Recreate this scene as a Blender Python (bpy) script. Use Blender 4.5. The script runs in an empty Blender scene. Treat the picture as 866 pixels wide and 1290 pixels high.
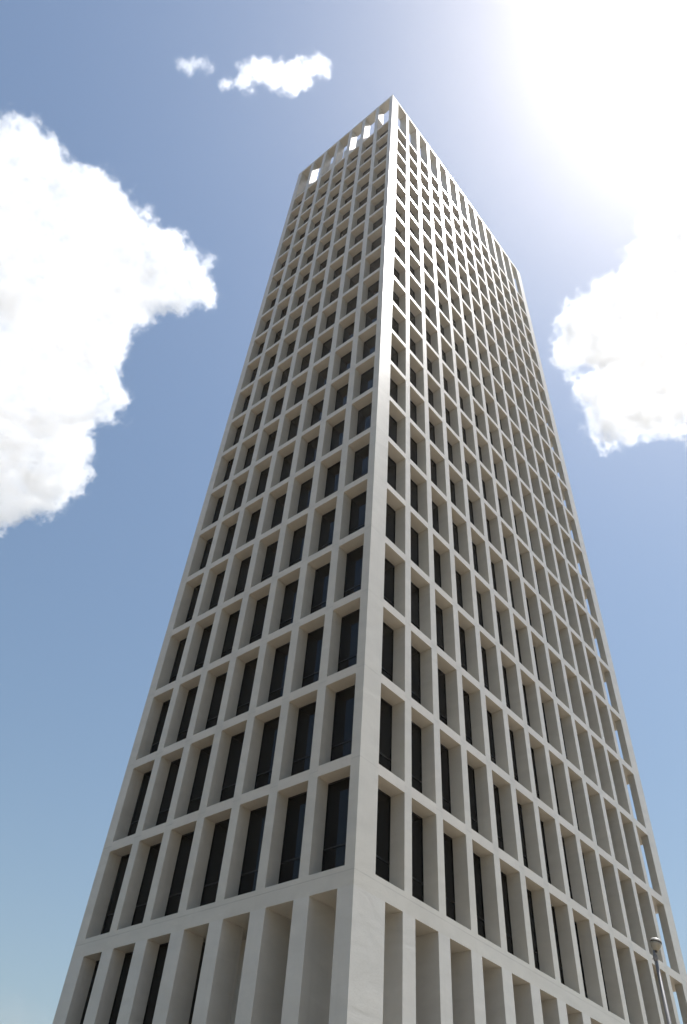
import bpy, bmesh, math, random
from mathutils import Vector, Matrix, noise

random.seed(7)
S = 3.3                      # storey height in metres
ZO = 1.085                   # puts the pavement at z = 0
scene = bpy.context.scene
COL = scene.collection

# ------------------------------------------------------------------ camera
RIGHT = Vector((0.63467327, -0.77035937, 0.06112516))
FWD = Vector((0.48536156, 0.45892164, 0.74418753))
UP = RIGHT.cross(FWD).normalized()
CAM = Vector((-4.9653 * S, -4.1901 * S, 0.1561 * S + ZO))
FPX, PPX, PPY = 971.628, 433.6726, 617.6882
cd = bpy.data.cameras.new('camera')
cam = bpy.data.objects.new('camera', cd)
COL.objects.link(cam)
m3 = Matrix((RIGHT, UP, -FWD)).transposed()
cam.matrix_world = Matrix.Translation(CAM) @ m3.to_4x4()
cd.sensor_fit = 'VERTICAL'
cd.sensor_height = 36
cd.lens = FPX / 1290 * 36
cd.shift_y = -(645 - PPY) / 1290
cd.shift_x = (433 - PPX) / 1290
cd.clip_start = 0.1
cd.clip_end = 20000
scene.camera = cam


def direction(px, py):
    return (RIGHT * ((px - PPX) / FPX) - UP * ((py - PPY) / FPX) + FWD)


# ------------------------------------------------------------------ materials
def new_mat(name):
    m = bpy.data.materials.new(name)
    m.use_nodes = True
    nt = m.node_tree
    b = nt.nodes['Principled BSDF']
    return m, nt, b


def N(nt, t, **kw):
    n = nt.nodes.new(t)
    for k, v in kw.items():
        setattr(n, k, v)
    return n


def math_node(nt, op, a, b=None, c=None):
    n = N(nt, 'ShaderNodeMath', operation=op)
    for i, v in enumerate((a, b, c)):
        if v is None:
            continue
        if isinstance(v, (int, float)):
            n.inputs[i].default_value = v
        else:
            nt.links.new(v, n.inputs[i])
    return n.outputs[0]


def mix_col(nt, fac, a, b, mode='MIX'):
    n = N(nt, 'ShaderNodeMix', data_type='RGBA', blend_type=mode)
    for sock, v in ((n.inputs['Factor'], fac), (n.inputs['A'], a), (n.inputs['B'], b)):
        if hasattr(v, 'is_linked'):
            nt.links.new(v, sock)
        elif isinstance(v, (int, float)):
            sock.default_value = v
        else:
            sock.default_value = (*v, 1)
    return n.outputs['Result']


def noise_node(nt, vec, scale, detail=4, rough=0.55, dist=0.0):
    n = N(nt, 'ShaderNodeTexNoise')
    n.inputs['Scale'].default_value = scale
    n.inputs['Detail'].default_value = detail
    n.inputs['Roughness'].default_value = rough
    n.inputs['Distortion'].default_value = dist
    nt.links.new(vec, n.inputs['Vector'])
    return n.outputs['Fac']


def ramp(nt, fac, stops):
    r = N(nt, 'ShaderNodeValToRGB')
    e = r.color_ramp.elements
    while len(e) < len(stops):
        e.new(0.5)
    for el, (p, c) in zip(e, stops):
        el.position = p
        el.color = (c, c, c, 1) if isinstance(c, (int, float)) else (*c, 1)
    nt.links.new(fac, r.inputs['Fac'])
    return r.outputs['Color']


def stone(name, base, vein=0.1, joints=True, bump=0.25, rough=0.34):
    m, nt, b = new_mat(name)
    tc = N(nt, 'ShaderNodeTexCoord')
    v = tc.outputs['Object']
    mp = N(nt, 'ShaderNodeMapping')
    mp.inputs['Scale'].default_value = (0.5, 0.5, 1.5)
    mp.inputs['Rotation'].default_value = (0.2, 0.45, 0.0)
    nt.links.new(v, mp.inputs['Vector'])
    streak = noise_node(nt, mp.outputs[0], 1.1, 6, 0.62, 0.9)
    fine = noise_node(nt, v, 9.0, 5, 0.6)
    big = noise_node(nt, v, 0.22, 3, 0.5)
    dark = tuple(c * (1 - vein * 1.6) for c in base)
    lite = tuple(min(0.9, c * (1 + vein * 0.7)) for c in base)
    c1 = mix_col(nt, ramp(nt, streak, [(0.36, 0.0), (0.64, 1.0)]), dark, lite)
    c2 = mix_col(nt, ramp(nt, fine, [(0.3, 0.0), (0.7, 0.12)]), c1, tuple(c * 0.72 for c in base))
    c3 = mix_col(nt, ramp(nt, big, [(0.4, 0.0), (0.7, 0.16)]), c2, (base[0] * 0.93, base[1] * 0.86, base[2] * 0.76))
    # thin rain stains running down
    mp2 = N(nt, 'ShaderNodeMapping')
    mp2.inputs['Scale'].default_value = (4.5, 4.5, 0.12)
    nt.links.new(v, mp2.inputs['Vector'])
    st = noise_node(nt, mp2.outputs[0], 1.0, 4, 0.6)
    c4 = mix_col(nt, ramp(nt, st, [(0.56, 0.0), (0.74, 0.17)]), c3, tuple(c * 0.6 for c in base))
    out = c4
    if joints:
        sx = N(nt, 'ShaderNodeSeparateXYZ')
        nt.links.new(v, sx.inputs[0])
        z = math_node(nt, 'SUBTRACT', sx.outputs['Z'], ZO + (2.8426 - 0.05) * S)
        fr = math_node(nt, 'FRACT', math_node(nt, 'DIVIDE', z, S))
        # open joint a finger wide, once every storey
        line = math_node(nt, 'LESS_THAN', fr, 0.0075)
        ln = math_node(nt, 'MULTIPLY', line, math_node(nt, 'MULTIPLY_ADD', noise_node(nt, v, 1.7, 3), 0.9, -0.12))
        # every cast piece came out of its mould a slightly different tone
        wn = N(nt, 'ShaderNodeTexWhiteNoise', noise_dimensions='2D')
        cmb = N(nt, 'ShaderNodeCombineXYZ')
        oi = N(nt, 'ShaderNodeObjectInfo')
        nt.links.new(math_node(nt, 'FLOOR', math_node(nt, 'DIVIDE', z, S)), cmb.inputs[0])
        nt.links.new(math_node(nt, 'MULTIPLY', oi.outputs['Random'], 37.0), cmb.inputs[1])
        nt.links.new(cmb.outputs[0], wn.inputs['Vector'])
        out = mix_col(nt, math_node(nt, 'MULTIPLY', wn.outputs['Value'], 0.13), out, tuple(c * 0.62 for c in base))
        out = mix_col(nt, ln, out, tuple(c * 0.38 for c in base))
    nt.links.new(out, b.inputs['Base Color'])
    b.inputs['Roughness'].default_value = rough
    b.inputs['Specular IOR Level'].default_value = 0.5
    bp = N(nt, 'ShaderNodeBump')
    bp.inputs['Strength'].default_value = bump
    bp.inputs['Distance'].default_value = 0.06
    h = math_node(nt, 'ADD', math_node(nt, 'MULTIPLY', streak, 0.7), math_node(nt, 'MULTIPLY', fine, 0.12))
    nt.links.new(h, bp.inputs['Height'])
    nt.links.new(bp.outputs[0], b.inputs['Normal'])
    return m


BASE = (0.53, 0.512, 0.468)
M_STONE = stone('pale_cast_stone', BASE, 0.05)
M_SOFFIT = stone('pale_cast_stone_beam', (0.54, 0.515, 0.468), 0.035, joints=False, bump=0.15)
M_VEIN = stone('veined_marble', (0.53, 0.518, 0.488), 0.04, joints=False, bump=0.35)

M_GLASS, nt, b = new_mat('dark_tinted_glass')
tc = N(nt, 'ShaderNodeTexCoord')
nz = noise_node(nt, tc.outputs['Object'], 0.55, 2)
nt.links.new(mix_col(nt, ramp(nt, nz, [(0.35, 0.0), (0.65, 1.0)]), (0.002, 0.002, 0.002), (0.006, 0.0055, 0.005)), b.inputs['Base Color'])
b.inputs['Roughness'].default_value = 0.03
b.inputs['IOR'].default_value = 1.34
bp = N(nt, 'ShaderNodeBump')
bp.inputs['Strength'].default_value = 0.06
bp.inputs['Distance'].default_value = 0.02
nt.links.new(noise_node(nt, tc.outputs['Object'], 0.9, 1), bp.inputs['Height'])
nt.links.new(bp.outputs[0], b.inputs['Normal'])

M_FRAME, nt, b = new_mat('dark_bronze_frame')
tc = N(nt, 'ShaderNodeTexCoord')
nt.links.new(mix_col(nt, noise_node(nt, tc.outputs['Object'], 3.0), (0.003, 0.003, 0.003), (0.007, 0.006, 0.005)), b.inputs['Base Color'])
b.inputs['Roughness'].default_value = 0.45

M_CORE, nt, b = new_mat('dark_core')
tc = N(nt, 'ShaderNodeTexCoord')
nt.links.new(mix_col(nt, noise_node(nt, tc.outputs['Object'], 0.8), (0.03, 0.028, 0.025), (0.05, 0.047, 0.042)), b.inputs['Base Color'])
b.inputs['Roughness'].default_value = 0.8

M_ROOF, nt, b = new_mat('white_roof_membrane')
tc = N(nt, 'ShaderNodeTexCoord')
nt.links.new(mix_col(nt, noise_node(nt, tc.outputs['Object'], 0.7), (0.55, 0.54, 0.51), (0.7, 0.69, 0.66)), b.inputs['Base Color'])
b.inputs['Roughness'].default_value = 0.8

M_GROUND, nt, b = new_mat('pale_paving')
tc = N(nt, 'ShaderNodeTexCoord')
br = N(nt, 'ShaderNodeTexBrick')
nt.links.new(tc.outputs['Object'], br.inputs['Vector'])
br.inputs['Scale'].default_value = 1.0
br.inputs['Color1'].default_value = (0.29, 0.235, 0.165, 1)
br.inputs['Color2'].default_value = (0.33, 0.265, 0.185, 1)
br.inputs['Mortar'].default_value = (0.16, 0.13, 0.1, 1)
br.inputs['Mortar Size'].default_value = 0.012
br.inputs['Brick Width'].default_value = 0.9
br.inputs['Row Height'].default_value = 0.6
gn = noise_node(nt, tc.outputs['Object'], 0.15, 5)
nt.links.new(mix_col(nt, ramp(nt, gn, [(0.35, 0.0), (0.7, 0.35)]), br.outputs['Color'], (0.2, 0.165, 0.12)), b.inputs['Base Color'])
b.inputs['Roughness'].default_value = 0.8


def metal(name, col, rough, metallic=0.0):
    m, nt, b = new_mat(name)
    tc = N(nt, 'ShaderNodeTexCoord')
    n1 = noise_node(nt, tc.outputs['Object'], 6.0, 5)
    nt.links.new(mix_col(nt, n1, tuple(c * 0.75 for c in col), tuple(c * 1.2 for c in col)), b.inputs['Base Color'])
    b.inputs['Roughness'].default_value = rough
    b.inputs['Metallic'].default_value = metallic
    return m


M_POLE = metal('weathered_grey_steel', (0.19, 0.19, 0.2), 0.5, 0.0)
M_HOOD = metal('pale_lamp_hood', (0.62, 0.61, 0.58), 0.4)
M_BAND = metal('dark_lamp_band', (0.05, 0.045, 0.04), 0.5)
M_BOWL = metal('cloudy_lamp_bowl', (0.33, 0.31, 0.26), 0.18)


# ------------------------------------------------------------------ helpers
def link(name, me, mats, parent=None):
    o = bpy.data.objects.new(name, me)
    COL.objects.link(o)
    for m in (mats if isinstance(mats, (list, tuple)) else [mats]):
        me.materials.append(m)
    if parent:
        o.parent = parent
        o.matrix_parent_inverse = Matrix.Identity(4)
    return o


def tag(o, label=None, cat=None, group=None, kind=None):
    for k, v in (('label', label), ('category', cat), ('group', group), ('kind', kind)):
        if v:
            o[k] = v
    return o


def add_box(bm, lo, hi, f=lambda u, n, z: (u, n, z), mi=0, skip=()):
    """box in facade coordinates; skip drops capped faces that would lie inside a neighbour"""
    (a, b_, c), (d, e, g) = lo, hi
    vs = [bm.verts.new(Vector(f(u, n, z)) * S + Vector((0, 0, ZO)))
          for u in (a, d) for n in (b_, e) for z in (c, g)]
    quads = {'u0': (0, 1, 3, 2), 'u1': (4, 6, 7, 5), 'n0': (0, 4, 5, 1), 'n1': (2, 3, 7, 6), 'z0': (0, 2, 6, 4), 'z1': (1, 5, 7, 3)}
    for k, q in quads.items():
        if k in skip:
            continue
        fc = bm.faces.new([vs[i] for i in q])
        fc.material_index = mi


def finish(name, bm, mats, parent=None, smooth=False):
    bmesh.ops.recalc_face_normals(bm, faces=bm.faces)
    me = bpy.data.meshes.new(name)
    bm.to_mesh(me)
    bm.free()
    if smooth:
        for p in me.polygons:
            p.use_smooth = True
    o = link(name, me, mats, parent)
    return o


# ------------------------------------------------------------------ the tower (storey units)
ZG = -ZO / S
WL, OL, PL = 0.5143, 0.3992, 0.107
WR, OR_, PR = 0.5209, 0.4078, 0.2759
LT, RT = 3.742, 7.1987
DL, DR, DB = 0.157, 0.165, 0.262     # depth of the grid on the left, right and far faces
ZB, OH, ZT = 2.8426, 0.8921, 25.1006
ZGT = 2.672                       # top of the ground storey openings
ROWS, NL, NR = 20, 7, 13
ZTOPO = ZB + ROWS                 # sill of the open roof storey
ZRB = 24.98                       # underside of the roof beam

tower = bpy.data.objects.new('office_tower', None)
COL.objects.link(tower)
tower.empty_display_size = 1
tag(tower, 'tall pale stone office tower with deep grid facades of dark recessed windows', 'tower')

FACADES = {
    'L': dict(f=lambda u, n, z: (n, u, z), w=WL, o=OL, p=PL, n=NL, T=LT, d=DL, other=DR),
    'R': dict(f=lambda u, n, z: (u, n, z), w=WR, o=OR_, p=PR, n=NR, T=RT, d=DR, other=DL),
    'B': dict(f=lambda u, n, z: (RT - n, u, z), w=WL, o=OL, p=PL, n=NL, T=LT, d=DB, other=DR),
    'C': dict(f=lambda u, n, z: (u, LT - n, z), w=WR, o=OR_, p=PR, n=NR, T=RT, d=DR, other=DL),
}
GL = [(0.171, 0.476), (0.653, 0.98), (1.164, 1.506), (1.683, 2.019), (2.203, 2.539), (2.715, 3.055), (3.23, 3.531)]
GR = [(0.417, 0.662), (0.841, 1.186)] + [(1.363 + i * WR - 0.003 * 0, 1.703 + i * WR) for i in range(NR - 3)]
GR.append((RT - 0.66, RT - 0.40))


def opening(F, b):
    return F['p'] + b * F['w'], F['p'] + b * F['w'] + F['o']


# corner piers
pl2 = LT - (PL + 6 * WL + OL)
pr2 = RT - (PR + 12 * WR + OR_)
for (x0, x1) in ((0, PR), (RT - pr2, RT)):
    for (y0, y1) in ((0, PL), (LT - pl2, LT)):
        bm = bmesh.new()
        add_box(bm, (x0, y0, ZB), (x1, y1, ZT))
        finish('corner_pier', bm, M_STONE, tower)
# ground corner piers, wider and veined
gl2, gr2 = LT - GL[-1][1], RT - GR[-1][1]
for (x0, x1) in ((0, GR[0][0]), (RT - gr2, RT)):
    for (y0, y1) in ((0, GL[0][0]), (LT - gl2, LT)):
        bm = bmesh.new()
        add_box(bm, (x0, y0, ZG), (x1, y1, ZGT))
        finish('ground_corner_pier', bm, M_VEIN, tower)

for key, F in FACADES.items():
    f, d = F['f'], F['d']
    G = GL if key in 'LB' else GR
    ops = [opening(F, b) for b in range(F['n'])]
    # upright fins between the bays: one profile, deeper in the open roof storey
    for b in range(F['n'] - 1):
        u0, u1 = ops[b][1], ops[b + 1][0]
        bm = bmesh.new()
        dr_ = d - 0.012 if key == 'B' else 0.235
        prof = [(0, ZB), (d, ZB), (d, ZTOPO), (dr_, ZTOPO), (dr_, ZRB), (0, ZRB)]
        rings = []
        for u in (u0, u1):
            rings.append([bm.verts.new(Vector(f(u, n, z)) * S + Vector((0, 0, ZO))) for n, z in prof])
        k = len(prof)
        for i in range(k):
            bm.faces.new((rings[0][i], rings[0][(i + 1) % k], rings[1][(i + 1) % k], rings[1][i]))
        for r in rings:
            bm.faces.new((r[0], r[1], r[2], r[5]))
            bm.faces.new((r[2], r[3], r[4], r[5]))
        finish('facade_fin', bm, M_STONE, tower)
    # ground storey piers
    for b in range(F['n'] - 1):
        u0, u1 = G[b][1], G[b + 1][0]
        deep = 0.26 if key in 'RC' else ((0.42, 0.36, 0.266, 0.25)[b] if b < 4 else d)
        bm = bmesh.new()
        add_box(bm, (u0, 0, ZG), (u1, deep, ZGT), f)
        finish('ground_pier', bm, M_VEIN, tower)
    # spandrel beams, one object per storey
    for r in range(1, ROWS + 1):
        z0, z1 = ZB + (r - 1) + OH, ZB + r
        bm = bmesh.new()
        for b, (u0, u1) in enumerate(ops):
            add_box(bm, (u0, 0, z0), (u1, d, z1), f, skip=('u0', 'u1'))
        if key in 'RC':
            # solid fillers behind the corner piers
            y1 = PL if key == 'R' else pl2
            add_box(bm, (DL, y1, z0), (PR, DR, z1), f, skip=())
            
        finish('floor_beam', bm, M_SOFFIT, tower)
    # deep beam over the ground storey
    bm = bmesh.new()
    if key in 'RC':
        add_box(bm, (0, 0, ZGT), (F['T'], d, ZB), f)
    else:
        add_box(bm, (DR, 0, ZGT), (LT - DR, d, ZB), f)
    finish('ground_beam', bm, M_STONE, tower)
    # roof beam
    bm = bmesh.new()
    if key in 'RC':
        add_box(bm, (PR, 0, ZRB), (RT - pr2, 0.25, ZT), f)
    else:
        add_box(bm, (PL, 0, ZRB), (LT - pl2, 0.25, ZT), f)
        for (y0, y1) in ((PL, 0.25), (LT - 0.25, LT - pl2)):
            add_box(bm, (y0, 0.25, ZRB), (y1, PR if key == 'L' else pr2, ZT), f)
    finish('roof_beam', bm, M_STONE, tower)

# windows ---------------------------------------------------------------
def win_frame(bm, f, u0, u1, n, z0, z1, mi=0):
    t, dp = 0.016, 0.02
    zt = z0 + 0.275
    add_box(bm, (u0, n, z0), (u0 + t, n + dp, z1), f, mi)
    add_box(bm, (u1 - t, n, z0), (u1, n + dp, z1), f, mi)
    add_box(bm, (u0 + t, n, z0), (u1 - t, n + dp, z0 + t), f, mi)
    add_box(bm, (u0 + t, n, z1 - t), (u1 - t, n + dp, z1), f, mi)
    add_box(bm, (u0 + t, n + 0.001, zt), (u1 - t, n + dp, zt + 0.014), f, mi)


def win_pane(bm, f, u0, u1, n, z0, z1, mi=0):
    t = 0.014
    add_box(bm, (u0 + t, n + 0.008, z0 + t), (u1 - t, n + 0.013, z1 - t), f, mi)


def seen_area(key, F, u0, u1, z0, z1):
    if key not in 'LR':
        return 0
    c = CAM.copy()
    c.z -= ZO
    c /= S
    uc, nc = (c.y, c.x) if key == 'L' else (c.x, c.y)
    um = (u0 + u1) / 2
    tan = (um - uc) / (-nc)
    vis = (u1 - u0) - F['d'] * tan
    if vis <= 0:
        return 0
    pts = []
    for u, z in ((u0, z0), (u0 + vis, z0), (u0 + vis, z1), (u0, z1)):
        q = Vector(F['f'](u, 0, z)) - c
        w = q.dot(FWD)
        pts.append((q.dot(RIGHT) / w, q.dot(UP) / w))
    return abs(sum(pts[i][0] * pts[(i + 1) % 4][1] - pts[(i + 1) % 4][0] * pts[i][1] for i in range(4)))


wins = []
for key, F in FACADES.items():
    for b in range(F['n']):
        u0, u1 = opening(F, b)
        a0 = u0 - 0.02 if b else F['other'] + 0.002
        a1 = u1 + 0.02 if b < F['n'] - 1 else F['T'] - (DB if key in 'RC' else F['other']) - 0.002
        for r in range(ROWS):
            z0, z1 = ZB + r, ZB + r + OH
            wins.append((seen_area(key, F, u0, u1, z0, z1), key, a0, a1, z0 - 0.012, z1 + 0.004))
    if key in 'LB':
        for b in (4, 5, 6):
            u0, u1 = GL[b]
            a1 = u1 + 0.02 if b < 6 else LT - DR - 0.002
            wins.append((1 if key == 'L' else 0, key, u0 - 0.02, a1, ZG + 0.02, ZGT + 0.004))
wins.sort(key=lambda w: -w[0])
rest = bmesh.new()
for i, (area, key, a0, a1, z0, z1) in enumerate(wins):
    F = FACADES[key]
    n = F['d'] + 0.0015
    if i < 100:
        bm = bmesh.new()
        win_frame(bm, F['f'], a0, a1, n, z0, z1)
        w = finish('window', bm, M_FRAME, tower)
        bm = bmesh.new()
        win_pane(bm, F['f'], a0, a1, n, z0, z1)
        finish('pane', bm, M_GLASS, w)
    else:
        win_frame(rest, F['f'], a0, a1, n, z0, z1, 0)
        win_pane(rest, F['f'], a0, a1, n, z0, z1, 1)
o = finish('upper_window', rest, [M_FRAME, M_GLASS], tower)
o['kind'] = 'stuff'

# core behind the glass, roof slab, upstand, penthouse
bm = bmesh.new()
add_box(bm, (DL + 0.025, DR + 0.025, ZB + 0.004), (RT - DB - 0.025, LT - DR - 0.025, ZTOPO - 0.12))
finish('core_wall', bm, M_CORE, tower)
bm = bmesh.new()
add_box(bm, (DL + 0.002, DR + 0.002, ZTOPO - 0.1), (RT - DL - 0.002, LT - DR - 0.002, ZTOPO - 0.02))
finish('roof_slab', bm, M_ROOF, tower)
bm = bmesh.new()
zi, zu = ZTOPO - 0.016, 23.85
x0, x1, y0, y1 = 0.24, RT - 0.24, 0.24, LT - 0.24
t = 0.05
add_box(bm, (x0, y0, zi), (x1, y0 + t, zu))
add_box(bm, (x0, y1 - t, zi), (x1, y1, zu))
add_box(bm, (x0, y0 + t, zi), (x0 + t, y1 - t, zu), skip=('n0', 'n1'))
add_box(bm, (x1 - t, y0 + t, zi), (x1, y1 - t, zu), skip=('n0', 'n1'))
finish('roof_upstand', bm, M_SOFFIT, tower)
bm = bmesh.new()
add_box(bm, (0.6, 1.5, ZTOPO - 0.018), (RT - 1.2, 2.45, 26.2))
finish('penthouse', bm, M_SOFFIT, tower)
bm = bmesh.new()
add_box(bm, (0.62, 2.95, ZTOPO - 0.018), (1.3, 3.42, 26.15))  # unseen box, added only to keep the sun off the farthest crown bay
finish('roof_shade_box', bm, M_SOFFIT, tower)

# recessed lobby
bm = bmesh.new()
add_box(bm, (DL + 0.002, DR + 0.002, ZGT + 0.002), (RT - DL - 0.002, LT - DR - 0.002, ZB - 0.004))
finish('porch_soffit', bm, M_SOFFIT, tower)
RC = 0.47
bm = bmesh.new()
add_box(bm, (RC, RC, 2.40), (RT - RC, LT - RC, ZGT))
finish('lobby_lintel', bm, M_SOFFIT, tower)
bm = bmesh.new()
add_box(bm, (RC + 0.03, RC + 0.03, ZG), (RT - RC - 0.03, LT - RC - 0.03, 2.398))
finish('lobby_glazing', bm, M_GLASS, tower)
bm = bmesh.new()
for i in range(12):
    u = RC + 0.2 + i * 0.52
    add_box(bm, (u, RC + 0.005, ZG), (u + 0.02, RC + 0.028, 2.398))
for i in range(4):
    u = RC + 0.15 + i * 0.52
    add_box(bm, (RC + 0.005, u, ZG), (RC + 0.028, u + 0.02, 2.398))
finish('lobby_frame', bm, M_FRAME, tower)
bm = bmesh.new()
add_box(bm, (RC - 0.025, 0.5, ZG), (RC - 0.004, 1.72, 2.40))
finish('lobby_stone_panel', bm, M_SOFFIT, tower)
for xx in ((DL + 0.025, RC - 0.004), (RT - RC + 0.004, RT - DL - 0.025)):
    bm = bmesh.new()
    add_box(bm, (xx[0], 2.1, ZG), (xx[1], LT - 0.49, ZGT))
    finish('lobby_side_wall', bm, M_CORE, tower)

# ------------------------------------------------------------------ ground
me = bpy.data.meshes.new('ground')
bm = bmesh.new()
R = 2500
vs = [bm.verts.new((x, y, 0)) for x, y in ((-R, -R), (R, -R), (R, R), (-R, R))]
bm.faces.new(vs)
bm.to_mesh(me)
bm.free()
g = link('ground', me, M_GROUND)
g['kind'] = 'structure'


# ------------------------------------------------------------------ street lamp
def lathe(name, prof, mat, parent, M=Matrix.Identity(4), seg=28):
    bm = bmesh.new()
    rings = []
    for r, z in prof:
        rings.append([bm.verts.new(M @ Vector((r * math.cos(2 * math.pi * i / seg), r * math.sin(2 * math.pi * i / seg), z))) for i in range(seg)])
    for a, b_ in zip(rings, rings[1:]):
        for i in range(seg):
            bm.faces.new((a[i], a[(i + 1) % seg], b_[(i + 1) % seg], b_[i]))
    bm.faces.new(rings[0])
    bm.faces.new(rings[-1])
    return finish(name, bm, mat, parent, smooth=True)


dv = direction(825.2, 1203)
hd = math.hypot(dv.x, dv.y)
lp = CAM + dv * (26.0 / hd)
LZ = lp.z
lamp = bpy.data.objects.new('street_lamp', None)
COL.objects.link(lamp)
lamp.location = (lp.x, lp.y, 0)
tag(lamp, 'grey street lamp with round glass bowl on a tall pole before the tower', 'street lamp')
lathe('base_plate', [(0.2, 0.0), (0.2, 0.03), (0.11, 0.035), (0.1, 0.5), (0.075, 0.55)], M_POLE, lamp)
lathe('pole', [(0.068, 0.55), (0.062, LZ * 0.5), (0.047, LZ - 0.12)], M_POLE, lamp)
lathe('collar', [(0.05, LZ - 0.16), (0.062, LZ - 0.15), (0.062, LZ - 0.02), (0.05, LZ), (0.034, LZ + 0.03), (0.03, LZ + 0.12)], M_POLE, lamp)
for zz, a in ((LZ - 0.06, 0.5), (LZ - 0.11, 2.4), (LZ - 0.04, 3.9)):
    Mx = Matrix.Translation((math.cos(a) * 0.06, math.sin(a) * 0.06, zz)) @ Matrix.Rotation(a, 4, 'Z') @ Matrix.Rotation(math.pi / 2, 4, 'Y')
    lathe('bolt', [(0.008, 0), (0.008, 0.03), (0.015, 0.03), (0.015, 0.045)], M_POLE, lamp, Mx, 8)
# head leans a little away from the tower
side = RIGHT.copy()
side.z = 0
side.normalize()
Mh = Matrix.Translation(Vector((0, 0, LZ + 0.10)) + side * 0.05) @ Matrix.Rotation(math.radians(14), 4, Vector((-side.y, side.x, 0)))
rr = 0.155
bowl = [(0.03, 0.0), (0.075, 0.02)] + [(rr * 0.98 * math.sin(t * math.pi / 2 * 0.98 + 0.02) if t < 1 else rr * 0.98, 0.02 + 0.20 * (1 - math.cos(t * math.pi / 2))) for t in (0.45, 0.6, 0.75, 0.88, 1.0)]
lathe('glass_bowl', bowl, M_BOWL, lamp, Mh)
lathe('band', [(rr * 0.99, 0.222), (rr * 1.05, 0.224), (rr * 1.05, 0.252), (rr * 0.99, 0.254)], M_BAND, lamp, Mh)
hood = [(rr * 1.03, 0.256)] + [(rr * 1.03 * math.cos(t), 0.256 + 0.10 * math.sin(t)) for t in (0.3, 0.6, 0.9, 1.2, 1.45)]
lathe('hood', hood, M_HOOD, lamp, Mh)
lathe('neck_cap', [(0.045, -0.03), (0.045, 0.02), (0.03, 0.03)], M_BAND, lamp, Mh, 16)


# ------------------------------------------------------------------ clouds
def cloud_mat(name, balls, density, g, grain, amp, soft, step, core):
    """vapour: dense inside the given balls, its edge eaten away by fractal noise"""
    m = bpy.data.materials.new(name)
    m.use_nodes = True
    nt = m.node_tree
    nt.nodes.clear()
    out = N(nt, 'ShaderNodeOutputMaterial')
    pv = N(nt, 'ShaderNodeVolumePrincipled')
    pv.inputs['Color'].default_value = (0.999, 0.999, 0.999, 1)
    pv.inputs['Anisotropy'].default_value = g
    tc = N(nt, 'ShaderNodeTexCoord')
    v = tc.outputs['Object']
    best = None
    for c, r in balls:
        d = N(nt, 'ShaderNodeVectorMath', operation='DISTANCE')
        nt.links.new(v, d.inputs[0])
        d.inputs[1].default_value = c
        e = math_node(nt, 'SUBTRACT', r, d.outputs['Value'])
        best = e if best is None else math_node(nt, 'MAXIMUM', best, e)
    n = noise_node(nt, v, 1.0 / grain, 5, 0.7)
    t = math_node(nt, 'MULTIPLY_ADD', math_node(nt, 'SUBTRACT', n, 0.5), amp, best)
    # densest in a skin a few metres deep, thinner inside
    k = math_node(nt, 'DIVIDE', t, soft * 6.0)
    prof = ramp(nt, k, [(0.0, 0.0), (0.10, 0.12), (0.26, 1.0), (0.38, core), (1.0, core * 0.6)])
    nt.links.new(math_node(nt, 'MULTIPLY', prof, density), pv.inputs['Density'])
    nt.links.new(pv.outputs[0], out.inputs['Volume'])
    m.cycles.homogeneous_volume = False
    m.cycles.volume_step_rate = step
    return m


def inside(p, poly):
    c = False
    x, y = p
    for i in range(len(poly)):
        (x1, y1), (x2, y2) = poly[i - 1], poly[i]
        if (y1 > y) != (y2 > y) and x < (x2 - x1) * (y - y1) / (y2 - y1) + x1:
            c = not c
    return c


def edge_dist(p, poly):
    best = 1e9
    px, py = p
    for i in range(len(poly)):
        (x1, y1), (x2, y2) = poly[i - 1], poly[i]
        dx, dy = x2 - x1, y2 - y1
        t = max(0, min(1, ((px - x1) * dx + (py - y1) * dy) / (dx * dx + dy * dy + 1e-9)))
        best = min(best, math.hypot(px - x1 - t * dx, py - y1 - t * dy))
    return best


def ico_template():
    bm = bmesh.new()
    bmesh.ops.create_icosphere(bm, subdivisions=2, radius=1.0)
    vs = [v.co.copy() for v in bm.verts]
    fs = [[v.index for v in f.verts] for f in bm.faces]
    bm.free()
    return vs, fs


ICO_V, ICO_F = ico_template()


def puffs(name, balls, voxel, amps, seed):
    """one closed skin round many balls, then billowed by several octaves of noise"""
    verts, faces = [], []
    for pos, rad in balls:
        k = len(verts)
        verts += [pos + v * rad for v in ICO_V]
        faces += [[i + k for i in f] for f in ICO_F]
    me = bpy.data.meshes.new(name)
    me.from_pydata(verts, [], faces)
    o = bpy.data.objects.new(name, me)
    COL.objects.link(o)
    md = o.modifiers.new('r', 'REMESH')
    md.mode = 'VOXEL'
    md.voxel_size = voxel
    dg = bpy.context.evaluated_depsgraph_get()
    me2 = bpy.data.meshes.new_from_object(o.evaluated_get(dg))
    o.modifiers.clear()
    o.data = me2
    bpy.data.meshes.remove(me)
    off = Vector((seed * 13.7, seed * 5.1, seed * 9.3))
    for sc, am in amps:
        nrm = [v.normal.copy() for v in me2.vertices]
        for v, nn in zip(me2.vertices, nrm):
            d = am * (0.75 - 2.0 * abs(noise.noise(v.co / sc + off)))
            v.co += nn * d
        me2.update()
    # a second skin clears the folds the billows left
    md = o.modifiers.new('r', 'REMESH')
    md.mode = 'VOXEL'
    md.voxel_size = voxel * 0.8
    dg = bpy.context.evaluated_depsgraph_get()
    me3 = bpy.data.meshes.new_from_object(o.evaluated_get(dg))
    o.modifiers.clear()
    o.data = me3
    bpy.data.meshes.remove(me2)
    me2 = me3
    for p in me2.polygons:
        p.use_smooth = True
    return o


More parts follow.
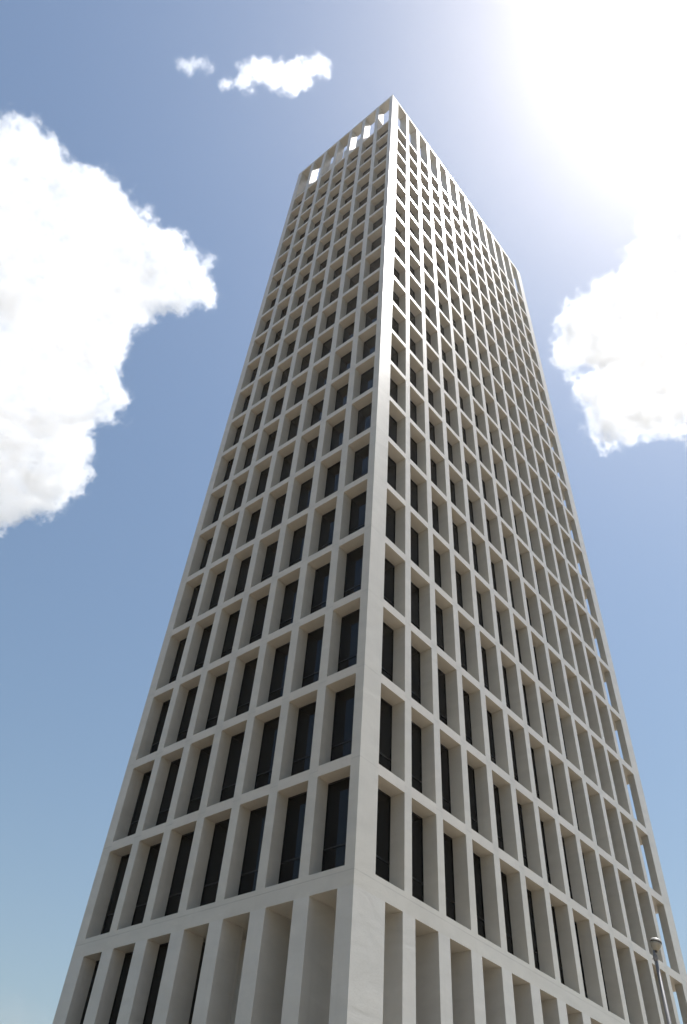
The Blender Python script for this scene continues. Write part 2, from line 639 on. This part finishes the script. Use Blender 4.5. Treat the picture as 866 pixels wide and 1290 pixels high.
def cloud(label, poly, alt, dens, rmax, rmin, count, voxel, amps, seed, grain, amp, soft, step=0.14, g=0.65, core=0.3, bias=0.09, flat=0.3):
    """cover the outline with balls of the largest size that fits, each at its own depth"""
    rnd = random.Random(seed)
    xs, ys = [p[0] for p in poly], [p[1] for p in poly]
    pts = []
    while len(pts) < 5000:
        p = (rnd.uniform(min(xs), max(xs)), rnd.uniform(min(ys), max(ys)))
        if inside(p, poly):
            pts.append((min(edge_dist(p, poly), rmax * rnd.uniform(0.8, 1.0)), p))
    pts.sort(key=lambda q: -q[0])
    disks = []
    for r, p in pts:
        if r < rmin or len(disks) >= count:
            break
        if all(math.hypot(p[0] - q[0], p[1] - q[1]) > 0.72 * max(r, k) for k, q in disks):
            disks.append((r, p))
    balls = []
    for r, p in disks:
        dv = direction(*p)
        w = (alt - CAM.z) / dv.z              # metres along the view axis: the cloud floats at its own height
        balls.append((CAM + dv * w + dv.normalized() * rnd.uniform(-1, 1) * r * flat * w / FPX, r * w / FPX + amp * bias))
    c = sum((b_[0] for b_ in balls), Vector()) / len(balls)
    o = puffs('cloud', [(p, r + amp * 0.16) for p, r in balls], voxel, amps, seed)
    o.data.materials.append(cloud_mat('cloud_vapour', [(p - c, r) for p, r in balls], dens, g, grain, amp, soft, step, core))
    o.data.transform(Matrix.Translation(-c))
    o.location = c
    tag(o, label, 'cloud')
    return o


LEFT = [(-70, 130), (3, 160), (31, 171), (59, 188), (77, 209), (100, 232), (112, 216), (128, 218), (146, 218), (155, 240), (153, 261), (176, 280),
        (190, 296), (218, 303), (232, 316), (251, 332), (266, 330), (263, 368), (245, 390), (209, 378), (184, 401), (163, 405), (161, 426),
        (142, 443), (136, 468), (165, 486), (178, 506), (155, 522), (108, 528), (98, 541), (117, 553), (117, 577), (96, 610), (75, 636),
        (46, 650), (25, 646), (3, 656), (-70, 680)]
RIGHTC = [(940, 190), (863, 246), (839, 267), (823, 290), (806, 312), (812, 326), (795, 338), (768, 352), (765, 366), (759, 382), (752, 394),
          (736, 376), (712, 397), (709, 429), (704, 470), (713, 475), (733, 460), (755, 455), (757, 470), (744, 472), (729, 493), (737, 507),
          (753, 513), (755, 528), (745, 537), (748, 553), (763, 570), (780, 556), (805, 544), (817, 540), (816, 552), (836, 555), (846, 536),
          (861, 532), (870, 556), (940, 560)]
TOPC = [(275, 104), (283, 98), (296, 101), (303, 84), (322, 77), (341, 70), (347, 79), (372, 75), (388, 77), (406, 71), (420, 83), (412, 93),
        (391, 97), (395, 108), (377, 115), (352, 115), (333, 106), (318, 104), (322, 120), (310, 118), (305, 106), (291, 107), (288, 113)]
TINY = [(216, 80), (226, 78), (237, 75), (246, 72), (255, 73), (265, 79), (269, 89), (258, 87), (250, 84), (245, 95), (228, 90)]

LOWC = [(-30, 1236), (6, 1240), (30, 1249), (55, 1262), (80, 1280), (80, 1330), (-30, 1330)]
cloud('largest white cloud, billowing at the left of the tower', LEFT, 1000, 0.075, 46, 3, 52, 7, ((60, 5), (26, 4)), 3, 40, 138, 12, 0.12, 0.6, 0.135, 0.12)
cloud('bright white cloud with a ragged edge, right of the tower', RIGHTC, 1000, 0.075, 40, 3, 46, 7, ((60, 5), (26, 4)), 5, 40, 138, 12, 0.12, 0.45, 0.19, 0.11)
cloud('long small white cloud floating above the tower top', TOPC, 1000, 0.10, 14, 1.2, 40, 3, ((30, 2), (12, 1.5)), 8, 18, 46, 6.5, 0.12, 0.6, 0.8)
cloud('tiniest white cloud, just left of the long small one', TINY, 1000, 0.06, 9, 1.2, 22, 2.5, ((20, 1.5), (9, 1)), 11, 14, 42, 7, 0.12, 0.6, 0.8)
cloud('faint thin cloud low in the sky, beside the foot of the tower', LOWC, 500, 0.012, 30, 8, 20, 14, ((120, 10), (60, 6)), 13, 90, 70, 80, 0.2, 0.6, 1.0)

# ------------------------------------------------------------------ thin scattering box added to imitate lens glare over the upper tower
bm = bmesh.new()
add_box(bm, (-790, -790, -0.66), (790, 790, 27.5))
hz = finish('haze', bm, [], None)
m = bpy.data.materials.new('glare_veil')
m.use_nodes = True
nt = m.node_tree
nt.nodes.clear()
out = N(nt, 'ShaderNodeOutputMaterial')
pv = N(nt, 'ShaderNodeVolumePrincipled')
pv.inputs['Color'].default_value = (0.97, 0.98, 1.0, 1)
pv.inputs['Density'].default_value = 0.00025
pv.inputs['Anisotropy'].default_value = 0.82
nt.links.new(pv.outputs[0], out.inputs['Volume'])
m.cycles.homogeneous_volume = True
hz.data.materials.append(m)
hz['kind'] = 'stuff'

# ------------------------------------------------------------------ light
SUN = Vector((0.312, -0.195, 0.944)).normalized()
el = math.asin(SUN.z)
ld = bpy.data.lights.new('sun', 'SUN')
ld.energy = 5.0
ld.angle = math.radians(0.5)
ld.color = (1.0, 0.975, 0.935)
lo = bpy.data.objects.new('sun', ld)
COL.objects.link(lo)
lo.rotation_euler = SUN.to_track_quat('Z', 'Y').to_euler()

w = bpy.data.worlds.new('World')
scene.world = w
w.use_nodes = True
nt = w.node_tree
bg = nt.nodes['Background']
sky = N(nt, 'ShaderNodeTexSky')
sky.sky_type = 'NISHITA'
sky.sun_disc = False
sky.sun_elevation = el
sky.sun_rotation = math.atan2(SUN.x, SUN.y)
sky.altitude = 50
sky.air_density = 1.7
sky.dust_density = 1.4
sky.ozone_density = 2.5
nt.links.new(sky.outputs[0], bg.inputs[0])
bg.inputs[1].default_value = 0.107

# ------------------------------------------------------------------ render settings
scene.render.engine = 'CYCLES'
c = scene.cycles
c.use_denoising = True
c.use_adaptive_sampling = True
c.adaptive_threshold = 0.05
c.max_bounces = 12
c.diffuse_bounces = 5
c.glossy_bounces = 3
c.volume_bounces = 10
c.sample_clamp_indirect = 10
scene.view_settings.view_transform = 'Standard'
scene.view_settings.look = 'None'
scene.view_settings.exposure = 0.1
scene.view_settings.gamma = 1.0
